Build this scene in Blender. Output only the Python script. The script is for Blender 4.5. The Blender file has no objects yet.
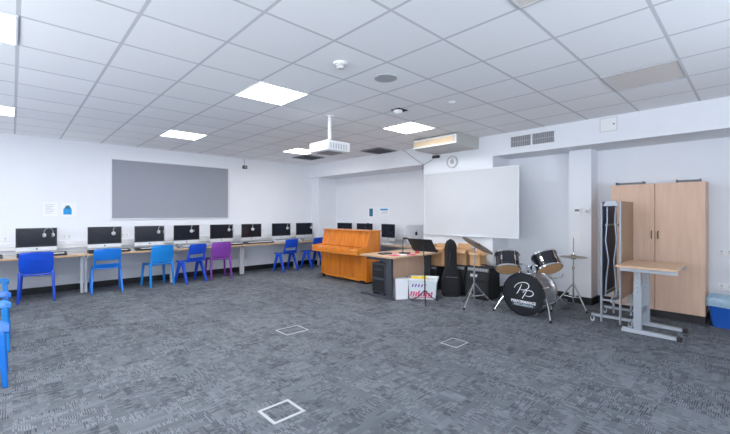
import bpy, bmesh, math, random
from math import sin, cos, pi, radians as R
from mathutils import Vector, Matrix
random.seed(4)
S = bpy.context.scene
C = S.collection

# ------------------------------------------------------------------ materials
def mat(name, col, rough=.5, metal=0., var=.0, scale=8., bump=0., stretch=None, emit=0., emitcol=None, alpha=1., coat=0., spec=.5):
    m = bpy.data.materials.new(name); m.use_nodes = True
    nt = m.node_tree; N = nt.nodes; L = nt.links
    b = N['Principled BSDF']
    b.inputs['Base Color'].default_value = (*col, 1)
    b.inputs['Roughness'].default_value = rough
    b.inputs['Metallic'].default_value = metal
    b.inputs['Coat Weight'].default_value = coat
    b.inputs['Specular IOR Level'].default_value = spec
    b.inputs['Alpha'].default_value = alpha
    if emit:
        b.inputs['Emission Color'].default_value = (*(emitcol or col), 1)
        b.inputs['Emission Strength'].default_value = emit
    if var or bump:
        tc = N.new('ShaderNodeTexCoord'); mp = N.new('ShaderNodeMapping')
        mp.inputs['Scale'].default_value = stretch or (1, 1, 1)
        L.new(tc.outputs['Object'], mp.inputs['Vector'])
        n = N.new('ShaderNodeTexNoise'); n.inputs['Scale'].default_value = scale; n.inputs['Detail'].default_value = 4
        L.new(mp.outputs['Vector'], n.inputs['Vector'])
        if var:
            mx = N.new('ShaderNodeMix'); mx.data_type = 'RGBA'
            mx.inputs['A'].default_value = (*[c * (1 - var) for c in col], 1)
            mx.inputs['B'].default_value = (*[min(1, c * (1 + var)) for c in col], 1)
            L.new(n.outputs['Fac'], mx.inputs['Factor']); L.new(mx.outputs['Result'], b.inputs['Base Color'])
        if bump:
            bp = N.new('ShaderNodeBump'); bp.inputs['Strength'].default_value = bump; bp.inputs['Distance'].default_value = .003
            L.new(n.outputs['Fac'], bp.inputs['Height']); L.new(bp.outputs['Normal'], b.inputs['Normal'])
    return m

class NG:
    """tiny node-building helper"""
    def __init__(s, m): s.N = m.node_tree.nodes; s.L = m.node_tree.links
    def set(s, sock, v):
        if hasattr(v, 'links') or isinstance(v, bpy.types.NodeSocket): s.L.new(v, sock)
        else: sock.default_value = v
    def math(s, op, a, b=0., c=0.):
        n = s.N.new('ShaderNodeMath'); n.operation = op
        s.set(n.inputs[0], a); s.set(n.inputs[1], b); s.set(n.inputs[2], c)
        return n.outputs[0]
    def comb(s, x, y, z=0.):
        n = s.N.new('ShaderNodeCombineXYZ'); s.set(n.inputs[0], x); s.set(n.inputs[1], y); s.set(n.inputs[2], z); return n.outputs[0]
    def white(s, v):
        n = s.N.new('ShaderNodeTexWhiteNoise'); n.noise_dimensions = '3D'; s.L.new(v, n.inputs['Vector']); return n.outputs['Value']
    def noise(s, v, sc=1., det=2.):
        n = s.N.new('ShaderNodeTexNoise'); s.L.new(v, n.inputs['Vector']); n.inputs['Scale'].default_value = sc; n.inputs['Detail'].default_value = det
        return n.outputs['Fac']
    def mix(s, f, a, b):
        n = s.N.new('ShaderNodeMix'); n.data_type = 'RGBA'; s.set(n.inputs['Factor'], f); s.set(n.inputs['A'], a); s.set(n.inputs['B'], b); return n.outputs['Result']
    def xyz(s):
        t = s.N.new('ShaderNodeTexCoord'); sp = s.N.new('ShaderNodeSeparateXYZ'); s.L.new(t.outputs['Object'], sp.inputs[0]); return sp.outputs

def carpet_mat():
    m = mat('carpet_tiles', (.1, .11, .13), .95, spec=.15); g = NG(m); b = g.N['Principled BSDF']
    x, y, z = g.xyz()
    px = g.math('MULTIPLY', x, 2.); py = g.math('MULTIPLY', y, 2.)
    cx = g.math('FLOOR', px); cy = g.math('FLOOR', py)
    par = g.math('MODULO', g.math('ADD', g.math('ADD', cx, cy), 100.), 2.)
    par = g.math('GREATER_THAN', par, .5)
    inv = g.math('SUBTRACT', 1., par)
    u = g.math('ADD', g.math('MULTIPLY', px, inv), g.math('MULTIPLY', py, par))
    v = g.math('ADD', g.math('MULTIPLY', py, inv), g.math('MULTIPLY', px, par))
    # rectangular patches of two sizes, woven into each tile
    pu = g.math('MULTIPLY', u, 2.6); row = g.math('FLOOR', g.math('MULTIPLY', v, 5.))
    pu = g.math('ADD', pu, g.math('MULTIPLY', g.white(g.comb(row, 3., par)), 3.))
    patch = g.white(g.comb(g.math('FLOOR', pu), row, par))
    row2 = g.math('FLOOR', g.math('MULTIPLY', v, 11.))
    pu2 = g.math('ADD', g.math('MULTIPLY', u, 5.), g.math('MULTIPLY', g.white(g.comb(row2, 7., par)), 3.))
    patch2 = g.white(g.comb(g.math('FLOOR', pu2), row2, g.math('ADD', par, 5.)))
    # short pale stitches running along v
    su = g.math('MULTIPLY', u, 38.); fu_ = g.math('FLOOR', su)
    seg = g.math('FLOOR', g.math('ADD', g.math('MULTIPLY', v, 10.), g.math('MULTIPLY', g.white(g.comb(fu_, 2., par)), 7.)))
    st = g.math('GREATER_THAN', g.white(g.comb(fu_, seg, g.math('ADD', par, 9.))), .38)
    st = g.math('MULTIPLY', st, g.math('LESS_THAN', g.math('FRACT', su), .62))
    fine = g.noise(g.comb(g.math('MULTIPLY', x, 260.), g.math('MULTIPLY', y, 260.), 0.), 1., 2.)
    dk = g.math('GREATER_THAN', g.math('ADD', g.math('MULTIPLY', patch, .55), g.math('MULTIPLY', patch2, .45)), .44)
    lt = g.math('LESS_THAN', patch2, .30)
    val = g.math('ADD', .13, g.math('ADD', g.math('MULTIPLY', patch2, .30), g.math('MULTIPLY', g.white(g.comb(cx, cy, 4.)), .10)))
    val = g.math('SUBTRACT', val, g.math('MULTIPLY', g.math('MULTIPLY', st, dk), .27))
    val = g.math('ADD', val, g.math('MULTIPLY', g.math('MULTIPLY', st, lt), .30))
    val = g.math('ADD', val, g.math('MULTIPLY', g.math('SUBTRACT', fine, .5), .6))
    col = g.mix(val, (.044, .051, .064, 1), (.37, .40, .43, 1))
    g.L.new(col, b.inputs['Base Color'])
    bp = g.N.new('ShaderNodeBump'); bp.inputs['Strength'].default_value = .4; bp.inputs['Distance'].default_value = .004
    g.L.new(fine, bp.inputs['Height']); g.L.new(bp.outputs['Normal'], b.inputs['Normal'])
    return m

def ceiling_mat():
    m = mat('ceiling_tiles', (.8, .8, .8), .9, spec=.2); g = NG(m); b = g.N['Principled BSDF']
    x, y, z = g.xyz()
    u = g.math('DIVIDE', g.math('SUBTRACT', x, .03 - 6), .6); v = g.math('DIVIDE', g.math('SUBTRACT', y, .48 - 6), .6)
    fu = g.math('FRACT', u); fv = g.math('FRACT', v)
    du = g.math('MINIMUM', fu, g.math('SUBTRACT', 1., fu)); dv = g.math('MINIMUM', fv, g.math('SUBTRACT', 1., fv))
    line = g.math('MAXIMUM', g.math('LESS_THAN', du, .019), g.math('LESS_THAN', dv, .012))
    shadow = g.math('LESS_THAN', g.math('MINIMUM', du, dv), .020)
    tile = g.white(g.comb(g.math('FLOOR', u), g.math('FLOOR', v), 1.))
    sp = g.noise(g.comb(g.math('MULTIPLY', x, 60.), g.math('MULTIPLY', y, 60.), 0.), 1., 4.)
    t = g.math('ADD', g.math('MULTIPLY', tile, .55), g.math('MULTIPLY', sp, .45))
    tc = g.mix(t, (.86, .87, .89, 1), (.93, .935, .945, 1))
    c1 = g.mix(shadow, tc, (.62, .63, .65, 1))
    c2 = g.mix(line, c1, (.60, .61, .64, 1))
    g.L.new(c2, b.inputs['Base Color'])
    return m

def wood_mat(name, a, c, rough=.4, axis=(1, 14, 14), sc=3., coat=0.):
    m = mat(name, a, rough, coat=coat); g = NG(m); b = g.N['Principled BSDF']
    tc = g.N.new('ShaderNodeTexCoord'); mp = g.N.new('ShaderNodeMapping'); mp.inputs['Scale'].default_value = axis
    g.L.new(tc.outputs['Object'], mp.inputs['Vector'])
    n = g.noise(mp.outputs['Vector'], sc, 6.)
    n = g.math('MULTIPLY_ADD', n, 2.2, -.6)
    n = g.math('MINIMUM', g.math('MAXIMUM', n, 0.), 1.)
    g.L.new(g.mix(n, (*a, 1), (*c, 1)), b.inputs['Base Color'])
    return m

CARPET = carpet_mat(); CEIL = ceiling_mat()
WALL = mat('wall_paint', (.80, .82, .86), .85, var=.02, scale=3, bump=.05, spec=.2)
WHITE = mat('white_plastic', (.82, .83, .84), .4, var=.02)
WHITEP = mat('white_paper', (.85, .86, .88), .8, var=.02)
OFFW = mat('offwhite_plastic', (.62, .62, .60), .5, var=.04)
BLACKSK = mat('black_skirting', (.012, .013, .016), .5, var=.2)
PLINTH = mat('black_plinth', (.02, .02, .024), .5, var=.2)
FELT = mat('grey_felt', (.32, .335, .38), .95, var=.08, scale=120, bump=.2, spec=.1)
ALU = mat('aluminium', (.72, .74, .77), .4, .2, var=.05)
SILVER = mat('silver_shell', (.72, .74, .77), .35, .25, var=.02)
SCREEN = mat('black_screen', (.012, .015, .024), .18, var=.3, scale=6, spec=.35)
BEZEL = mat('black_bezel', (.006, .006, .007), .3, var=.2)
BLACKP = mat('black_plastic', (.014, .014, .016), .45, var=.2)
BLACKF = mat('black_fabric', (.013, .014, .018), .9, var=.3, scale=40, bump=.4)
GRILLE = mat('black_grille', (.018, .018, .02), .8, var=.5, scale=200, bump=.5)
DKGREY = mat('dark_grey_steel', (.060, .068, .082), .5, .2, var=.1)
MIDGREY = mat('mid_grey_plastic', (.22, .23, .25), .5, var=.06)
LTGREY = mat('light_grey_plastic', (.50, .51, .53), .5, var=.05)
GREYMET = mat('grey_painted_steel', (.38, .415, .46), .4, .25, var=.04)
CHROME = mat('chrome', (.75, .77, .80), .18, 1., var=.05)
BEECH = wood_mat('beech_laminate', (.72, .49, .36), (.63, .415, .30), .5, (9, 9, .7), 3.)
BEECHEDGE = wood_mat('beech_edge', (.66, .42, .22), (.56, .34, .17), .45, (1, 9, 9), 3.)
BEECH2 = wood_mat('shaded_beech', (.42, .27, .18), (.33, .20, .13), .5, (9, 9, .7), 3.)  # beech with the shade on the folded tabletop put into its colour
OAKTOP = wood_mat('oak_top', (.68, .46, .30), (.58, .37, .23), .4, (1.2, 12, 12), 3.)
DESKTOP = mat('pale_desk_top', (.56, .50, .44), .45, var=.06, scale=12)
PIANO = wood_mat('orange_veneer', (.76, .245, .018), (.52, .14, .010), .22, (4, 4, .5), 3., coat=.4)
PIANOED = mat('orange_edge', (.72, .24, .020), .25, var=.08, coat=.4)
BRASS = mat('brass', (.70, .52, .20), .3, 1., var=.05)
BRONZE = mat('cymbal_bronze', (.10, .065, .035), .5, .3, var=.25, scale=20)
BRONZEL = mat('hat_bronze', (.27, .23, .17), .4, .5, var=.15, scale=20)
TANHEAD = mat('tan_drumhead', (.72, .42, .20), .5, var=.15, scale=6)
DRUMHEAD = mat('black_drumhead', (.010, .011, .015), .35, var=.2)
DRUMSHELL = mat('black_drum_wrap', (.014, .015, .022), .15, var=.3, coat=.5)
LOGOW = mat('logo_white', (.85, .87, .90), .6, var=.02)
LOGOG = mat('logo_grey', (.42, .48, .54), .6, var=.05)
CARD = mat('cardboard', (.62, .37, .19), .85, var=.1, scale=10)
PINK = mat('pink_print', (.78, .10, .22), .6, var=.1)
YELLOW = mat('yellow_print', (.85, .62, .04), .6, var=.1)
CLEARBOX = mat('cloudy_plastic', (.72, .78, .82), .3, var=.06)
BLUEBIN = mat('bin_blue', (.010, .10, .46), .4, var=.06)
LINER = mat('bin_liner', (.34, .48, .60), .35, var=.2, scale=30, bump=1.)
BLUETARP = mat('navy_underside', (.02, .06, .14), .5, var=.3, scale=5)
GREENE = mat('green_edge', (.25, .36, .12), .6, var=.1)
BLUEPR = mat('blue_print', (.02, .30, .68), .7, var=.2, scale=30)
TEALPR = mat('teal_print', (.03, .16, .26), .7, var=.3, scale=60)
CREAM = mat('cream_louvre', (.80, .60, .36), .5, var=.03)
ACBODY = mat('ac_casing', (.50, .50, .47), .5, var=.05)
RED = mat('red_glaze', (.55, .06, .08), .4, var=.1)
DARKV = mat('dark_void', (.02, .021, .023), .8, var=.3)
VENTG = mat('vent_grey', (.33, .35, .37), .5, .3, var=.05)
VENTL = mat('speaker_grille', (.42, .44, .46), .6, var=.05)
LIGHTON = mat('diffuser_lit', (1, 1, 1), .5, emit=9., emitcol=(1, 1, 1))
LIGHTOFF = mat('diffuser_unlit', (.74, .69, .66), .5, var=.03)
def plast(n, c): return mat(n, c, .32, var=.05, scale=5, coat=.15)
BLUE1 = plast('royal_blue_plastic', (.006, .075, .60))
BLUE2 = plast('mid_blue_plastic', (.008, .19, .70))
BLUE3 = plast('light_blue_plastic', (.010, .25, .72))
PURPLE = plast('purple_plastic', (.22, .05, .36))
GLASS = mat('window_glass', (1, 1, 1), .02); GLASS.node_tree.nodes['Principled BSDF'].inputs['Transmission Weight'].default_value = 1.
GLASS.node_tree.nodes['Principled BSDF'].inputs['IOR'].default_value = 1.02

# ------------------------------------------------------------------ mesh builder
class MB:
    def __init__(s): s.bm = bmesh.new()
    def box(s, x0, x1, y0, y1, z0, z1):
        v = [s.bm.verts.new((x, y, z)) for z in (z0, z1) for x, y in ((x0, y0), (x1, y0), (x1, y1), (x0, y1))]
        for f in ((3, 2, 1, 0), (4, 5, 6, 7), (0, 1, 5, 4), (1, 2, 6, 5), (2, 3, 7, 6), (3, 0, 4, 7)): s.bm.faces.new([v[i] for i in f])
        return s
    def cbox(s, c, d): return s.box(c[0]-d[0]/2, c[0]+d[0]/2, c[1]-d[1]/2, c[1]+d[1]/2, c[2]-d[2]/2, c[2]+d[2]/2)
    def hexa(s, b, t):
        """eight corners: bottom ring b, top ring t"""
        v = [s.bm.verts.new(p) for p in list(b) + list(t)]; n = len(b)
        s.bm.faces.new(v[:n][::-1]); s.bm.faces.new(v[n:])
        for i in range(n): j = (i+1) % n; s.bm.faces.new((v[i], v[j], v[n+j], v[n+i]))
        return s
    def bar(s, p0, p1, w0, d0, w1=None, d1=None, up=(1, 0, 0)):
        """tapered rectangular bar; w measured along `up`"""
        w1 = w1 or w0; d1 = d1 or d0
        p0 = Vector(p0); p1 = Vector(p1); a = (p1-p0).normalized(); u = Vector(up); u = (u - a*u.dot(a)).normalized(); w = a.cross(u)
        q = ((-1, -1), (1, -1), (1, 1), (-1, 1))
        return s.hexa([p0+u*i*w0/2+w*j*d0/2 for i, j in q], [p1+u*i*w1/2+w*j*d1/2 for i, j in q])
    def cyl(s, p0, p1, r0, r1=None, n=16):
        r1 = r0 if r1 is None else r1
        p0 = Vector(p0); p1 = Vector(p1); a = (p1-p0).normalized()
        u = a.orthogonal().normalized(); w = a.cross(u)
        ring = lambda p, r: [p + (u*cos(2*pi*i/n)+w*sin(2*pi*i/n))*r for i in range(n)]
        return s.hexa(ring(p0, r0), ring(p1, r1))
    def tube(s, pts, r, n=8):
        pts = [Vector(p) for p in pts]; rings = []
        u = None
        for i, p in enumerate(pts):
            a = (pts[min(i+1, len(pts)-1)] - pts[max(i-1, 0)]).normalized()
            u = a.orthogonal().normalized() if u is None else (u - a*u.dot(a)).normalized()
            w = a.cross(u)
            rings.append([s.bm.verts.new(p + (u*cos(2*pi*k/n)+w*sin(2*pi*k/n))*r) for k in range(n)])
        for a, b in zip(rings, rings[1:]):
            for k in range(n): s.bm.faces.new((a[k], a[(k+1) % n], b[(k+1) % n], b[k]))
        s.bm.faces.new(rings[0][::-1]); s.bm.faces.new(rings[-1])
        return s
    def lathe(s, prof, org=(0, 0, 0), axis=(0, 0, 1), n=32):
        org = Vector(org); a = Vector(axis).normalized(); u = a.orthogonal().normalized(); w = a.cross(u); rings = []
        for r, h in prof:
            if r < 1e-6: rings.append([s.bm.verts.new(org+a*h)])
            else: rings.append([s.bm.verts.new(org+a*h+(u*cos(2*pi*k/n)+w*sin(2*pi*k/n))*r) for k in range(n)])
        for A, B in zip(rings, rings[1:]):
            for k in range(n):
                j = (k+1) % n
                if len(A) == 1 and len(B) == 1: break
                if len(A) == 1: s.bm.faces.new((A[0], B[j], B[k]))
                elif len(B) == 1: s.bm.faces.new((A[k], A[j], B[0]))
                else: s.bm.faces.new((A[k], A[j], B[j], B[k]))
        return s
    def prism(s, poly, f, h0, h1):
        """poly in 2-D, f(a,b,h)->xyz, extruded h0..h1"""
        return s.hexa([f(a, b, h0) for a, b in poly], [f(a, b, h1) for a, b in poly])
    def sheet(s, fn, nu, nv, th):
        """closed shell: fn(u,v) in 0..1 -> point, thickness along the local normal"""
        P = [[Vector(fn(i/nu, j/nv)) for j in range(nv+1)] for i in range(nu+1)]
        def nrm(i, j):
            a = P[min(i+1, nu)][j]-P[max(i-1, 0)][j]; b = P[i][min(j+1, nv)]-P[i][max(j-1, 0)]
            c = a.cross(b); return c.normalized() if c.length > 1e-9 else Vector((0, 0, 1))
        A = [[s.bm.verts.new(P[i][j]) for j in range(nv+1)] for i in range(nu+1)]
        B = [[s.bm.verts.new(P[i][j]-nrm(i, j)*th) for j in range(nv+1)] for i in range(nu+1)]
        for i in range(nu):
            for j in range(nv):
                s.bm.faces.new((A[i][j], A[i+1][j], A[i+1][j+1], A[i][j+1]))
                s.bm.faces.new((B[i][j+1], B[i+1][j+1], B[i+1][j], B[i][j]))
        for i in range(nu):
            s.bm.faces.new((A[i+1][0], A[i][0], B[i][0], B[i+1][0])); s.bm.faces.new((A[i][nv], A[i+1][nv], B[i+1][nv], B[i][nv]))
        for j in range(nv):
            s.bm.faces.new((A[0][j], A[0][j+1], B[0][j+1], B[0][j])); s.bm.faces.new((A[nu][j+1], A[nu][j], B[nu][j], B[nu][j+1]))
        return s
    def build(s, name, m, parent=None, bevel=0., seg=2):
        bmesh.ops.recalc_face_normals(s.bm, faces=s.bm.faces)
        me = bpy.data.meshes.new(name); s.bm.to_mesh(me); s.bm.free()
        for p in me.polygons: p.use_smooth = True
        me.set_sharp_from_angle(angle=R(38))
        me.materials.append(m)
        o = bpy.data.objects.new(name, me); C.objects.link(o)
        if parent: o.parent = parent
        if bevel:
            b = o.modifiers.new('bevel', 'BEVEL'); b.width = bevel; b.segments = seg; b.limit_method = 'ANGLE'; b.angle_limit = R(40)
        return o

def tag(o, label, cat, group=None, loc=None, rz=0):
    o['label'] = label; o['category'] = cat
    if group: o['group'] = group
    if loc: o.location = loc; o.rotation_euler = (0, 0, rz)
    return o
def thing(name, label, cat, loc=(0, 0, 0), rz=0, group=None):
    o = bpy.data.objects.new(name, None); C.objects.link(o); o.empty_display_size = .1
    return tag(o, label, cat, group, loc, rz)
def struct(mb, name, m, bevel=0.):
    o = mb.build(name, m, None, bevel); o['kind'] = 'structure'; return o
def dup(root, loc, rz, label, group=None, swap=None):
    """copy of a thing with copies of its parts and sub-parts"""
    def cp(o, parent):
        c = o.copy(); C.objects.link(c); c.parent = parent
        if swap and c.type == 'MESH':
            for k, ms in enumerate(o.data.materials):
                if ms in swap:
                    key = o.data.name + swap[ms].name
                    if key not in _sw:
                        _sw[key] = o.data.copy(); _sw[key].materials[k] = swap[ms]
                    c.data = _sw[key]
        for ch in [x for x in o.children]: cp(ch, c)
        return c
    r = cp(root, None); r.location = loc; r.rotation_euler = (0, 0, rz); r['label'] = label
    if group: r['group'] = group
    return r
_sw = {}

# ------------------------------------------------------------------ room
XL, XR, YN, YF, HC = -2.2, 6.72, -1.8, 8.65, 2.746
ZS = 2.385   # underside of bulkhead
struct(MB().box(XL-.2, XR+.2, YN-.2, YF+.2, -.12, 0), 'floor', CARPET)
struct(MB().box(XL-.2, XR+.2, YN-.2, YF+.2, HC, HC+.12), 'ceiling', CEIL)
struct(MB().box(XL-.2, XR+.2, YF, YF+.15, 0, HC), 'wall_left', WALL)
w = MB().box(XR, XR+.15, YN, YF, 0, HC)
w.box(6.0, XR, 3.14, 4.62, 0, ZS)            # whiteboard pier
w.box(6.12, XR, 8.30, YF, 0, ZS)             # corner column
w.box(6.40, XR, 1.745, 2.06, 0, ZS)          # column
w.box(6.60, XR, 2.06, 3.14, 0, ZS)
struct(w, 'wall_right', WALL)
struct(MB().box(6.0, XR, YN, YF, ZS, HC), 'trim_1', WALL)
# far-side walls with windows (out of the photographed view)
def window_wall(name, horiz, pos, a0, a1, wins, z0, z1):
    m = MB()
    def B(p0, p1, zz0, zz1):
        if horiz: m.box(p0, p1, pos-.15, pos, zz0, zz1)
        else: m.box(pos-.15, pos, p0, p1, zz0, zz1)
    cur = a0
    for s0, s1 in wins: B(cur, s0, 0, HC); B(s0, s1, 0, z0); B(s0, s1, z1, HC); cur = s1
    B(cur, a1, 0, HC); struct(m, name, WALL)
wy = [(-1.0, 1.6), (2.0, 4.6), (5.0, 7.6)]
wx = [(-1.4, 1.2), (1.7, 4.3)]
window_wall('wall_rear', False, XL, YN, YF, wy, .95, 2.5)
window_wall('wall_front', True, YN, XL, XR, wx, .95, 2.5)
k = 1
for horiz, pos, wins in ((False, XL, wy), (True, YN, wx)):
    for s0, s1 in wins:
        m = MB(); g = MB()
        def B(mm, p0, p1, z0, z1, t):
            if horiz: mm.box(p0, p1, pos-.075-t, pos-.075+t, z0, z1)
            else: mm.box(pos-.075-t, pos-.075+t, p0, p1, z0, z1)
        B(m, s0, s1, .95, 1.0, .03); B(m, s0, s1, 2.45, 2.5, .03)
        for q in (s0, (s0+s1)/2-.025, s1-.05): B(m, q, q+.05, .95, 2.5, .03)
        fr = struct(m, 'window_%d' % k, WHITE); k += 1
        B(g, s0, s1, .97, 2.48, .003); p = g.build('pane', GLASS, fr)
# baseboards
m = MB().box(XL, 6.12, YF-.015, YF, 0, .11); struct(m, 'baseboard_left', BLACKSK)
m = MB()
m.box(6.105, 6.12, 8.285, YF-.015, 0, .11).box(6.12, 6.705, 8.285, 8.30, 0, .11)
m.box(6.705, XR, 4.635, 8.285, 0, .11).box(6.0, 6.705, 4.62, 4.635, 0, .11).box(5.985, 6.0, 3.125, 4.635, 0, .11)
m.box(6.0, 6.6, 3.125, 3.14, 0, .11).box(6.585, 6.6, 2.06, 3.125, 0, .11).box(6.385, 6.4, 1.73, 2.075, 0, .11)
m.box(6.4, 6.705, 1.73, 1.745, 0, .11).box(6.705, XR, YN, 1.73, 0, .11)
struct(m, 'baseboard_right', BLACKSK)
# dado trunking along the computer wall
m = MB().box(XL, 6.12, YF-.05, YF, .775, .90); m.box(XL, 6.12, YF-.055, YF-.05, .83, .845)
struct(m, 'trim_2', WHITE, .004)
m = MB().box(6.67, XR, 4.62, 8.30, .775, .90); struct(m, 'trim_3', WHITE, .004)

# ------------------------------------------------------------------ ceiling fittings
def cell(i, j): return .03+.6*i+.3, .48+.6*j+.3
lightlab = {(3, 5): 'lit square ceiling light panel nearest the projector on the left',
 (7, 5): 'lit square ceiling light panel in front of the air conditioner',
 (3, 10): 'lit square ceiling light panel near the wall above the grey pinboard',
 (7, 10): 'lit square ceiling light panel behind the projector near the corner',
 (-1, 5): 'lit ceiling light panel cut off by the top left edge of the photo',
 (-1, 10): 'lit ceiling light panel far left above the computer wall'}
def light(i, j, on):
    x, y = cell(i, j)
    lab = lightlab.get((i, j), 'unlit pinkish square ceiling light panel near the cupboard side' if i == 7 else 'unlit ceiling light panel at the top edge of the photo')
    t = thing('ceiling_light', lab, 'light', (x, y, HC), 0, 'square ceiling light panels')
    f = MB()
    for a, b, c, d in ((-.3, .3, -.3, -.285), (-.3, .3, .285, .3), (-.3, -.285, -.285, .285), (.285, .3, -.285, .285)): f.box(a, b, c, d, -.010, 0)
    f.build('frame', WHITE if on else LTGREY, t)
    MB().box(-.285, .285, -.285, .285, -.006, 0).build('diffuser', LIGHTON if on else LIGHTOFF, t)
    if on:
        l = bpy.data.lights.new('panel_lamp', 'AREA'); l.shape = 'SQUARE'; l.size = .55; l.energy = 19; l.color = (.97, .98, 1)
        lo = bpy.data.objects.new('panel_lamp', l); C.objects.link(lo); lo.parent = t; lo.location = (0, 0, -.02)
for i, j in ((3, 5), (7, 5), (3, 10), (7, 10), (-1, 5), (-1, 10)): light(i, j, True)
light(7, 0, False); light(3, 0, False)
# open dark ceiling vents
def ceil_vent(x, y, lab, sx=.27):
    t = thing('ceiling_vent', lab, 'vent', (x, y, HC), 0, 'dark ceiling vents')
    MB().box(-sx, sx, -.27, .27, -.008, 0).build('opening', DARKV, t)
    f = MB()
    for a in (-.27, .255): f.box(a*sx/.27, a*sx/.27+.015, -.27, .27, -.02, -.008)
    for a in (-.27, .255): f.box(-sx+.015, sx-.015, a, a+.015, -.02, -.008)
    f.build('frame', VENTG, t)
    for q in (-.13, 0, .13): MB().bar((-sx+.02, q, -.014), (sx-.02, q, -.014), .005, .05, up=(0, .5, 1)).build('slat', DKGREY, t)
ceil_vent(5.13, 7.38, 'dark ceiling vent in the far corner behind the projector')
ceil_vent(5.68, 5.58, 'dark ceiling vent beside the bulkhead left of the air conditioner')
# smoke detector
def lathe_thing(name, lab, cat, loc, profs, group=None):
    t = thing(name, lab, cat, loc, 0, group)
    for pn, pr, mm in profs: MB().lathe(pr, (0, 0, 0), (0, 0, -1), 32).build(pn, mm, t)
    return t
lathe_thing('smoke_detector', 'round white smoke detector on the ceiling above the projector', 'detector', (2.14, 2.58, HC),
    [('base', [(0, 0), (.062, 0), (.062, .018), (0, .018)], WHITE), ('sensor_head', [(.045, .018), (.045, .03), (.036, .034), (.036, .044), (.030, .052), (0, .055)], OFFW)])
lathe_thing('ceiling_speaker', 'round grey grille speaker set flush in the ceiling', 'speaker', (2.70, 2.55, HC),
    [('rim', [(.0, 0), (.115, 0), (.115, .007), (.105, .010), (.098, .007)], LTGREY), ('grille', [(.098, .003), (.098, .008), (0, .010)], VENTL)])
t = lathe_thing('motion_sensor', 'white ceiling motion sensor on a dark plate near the lit panel', 'sensor', (3.65, 3.23, HC),
    [('housing', [(0, .006), (.06, .006), (.06, .02), (.05, .04), (.03, .055), (0, .06)], WHITE)])
MB().box(-.075, .10, -.09, .06, -.006, 0).build('backing_plate', DARKV, t)
lathe_thing('sprinkler_cap', 'small round white cap on the ceiling in front of the vent grille', 'cap', (3.87, 2.55, HC),
    [('disc', [(0, 0), (.04, 0), (.04, .008), (.02, .018), (0, .02)], WHITE)])

# projector
t = thing('projector', 'white projector hanging from a ceiling pole', 'projector', (3.19, 4.08, 2.235), 0)
MB().box(-.20, .20, -.205, .205, .0, .135).build('case', WHITE, t, .018, 3)
MB().box(-.205, -.2, -.17, .17, .03, .05).build('vent_slot', LTGREY, t)
m = MB()
for q in range(7): m.box(-.15+q*.045, -.13+q*.045, -.208, -.204, .03, .1)
m.build('side_vent', LTGREY, t)
MB().box(-.13, .13, -.13, .13, -.006, 0).build('bottom_cover', MIDGREY, t)
l = MB().lathe([(0, 0), (.035, 0), (.035, .02), (.026, .02), (.026, .008), (0, .012)], (.2, .1, .08), (1, 0, 0), 24).build('lens', BLACKP, t)
m = MB().cyl((0, 0, .17), (0, 0, HC-2.235-.01), .025, n=20); m.build('pole', WHITE, t)
MB().cyl((0, 0, HC-2.235-.012), (0, 0, HC-2.235), .06, n=24).build('ceiling_flange', WHITE, t)
m = MB().box(-.06, .06, -.06, .06, .14, .155).cyl((0, 0, .15), (0, 0, .19), .032, n=16)
for a in range(4): m.bar((0, 0, .15), (.13*cos(a*pi/2+pi/4), .13*sin(a*pi/2+pi/4), .137), .02, .006, up=(0, 0, 1))
m.build('bracket', LTGREY, t)

# air conditioner
t = thing('air_conditioner', 'beige ceiling-hung air conditioner with cream louvre above the wall clock', 'air conditioner', (5.30, 3.86, 2.50), 0)
f = lambda a, b, h: (a, h, b)
MB().prism([(0, .215), (0, .065), (.10, .045), (.70, .045), (.70, .245), (.04, .245)], f, -.46, .46).build('casing', ACBODY, t, .006)
MB().box(-.012, .0, -.45, .45, .062, .212).build('front_bezel', WHITE, t, .004)
MB().box(-.016, -.010, -.41, .42, .09, .185).build('louvre', CREAM, t)
m = MB()
for q in range(4): m.box(-.022, -.015, -.41, .42, .102+q*.021, .106+q*.021)
m.box(-.022, -.014, -.422, -.41, .085, .19).box(-.022, -.014, .42, .432, .085, .19)
m.build('louvre_fin', ACBODY, t)
for q in (-.22, .05, .30): MB().box(.2, .42, q-.09, q+.09, .042, .045).build('underside_grille', LTGREY, t)
MB().box(.30, .38, -.43, -.36, .244, .246).build('hanger', LTGREY, t)

tag(MB().tube([(5.975, 5.15, 2.74), (5.975, 4.62, 2.38), (5.975, 4.62, 2.20)], .004).build('wall_cable', BLACKP), 'thin dark cable running from the ceiling down to the whiteboard corner', 'cable')
tag(MB().tube([(5.975, 4.60, 2.375), (5.975, 4.40, 2.45), (5.93, 4.31, 2.50)], .004).build('power_cable', BLACKP), 'short dark cable joining the black box under the air conditioner', 'cable')
t = thing('junction_box', 'small black box beneath the air conditioner on the bulkhead', 'box', (5.97, 4.30, 2.475))
MB().box(-.03, .03, -.07, .07, 0, .05).build('case', BLACKP, t, .004); MB().box(-.036, -.03, -.04, .04, .012, .038).build('cover', DKGREY, t)

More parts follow.
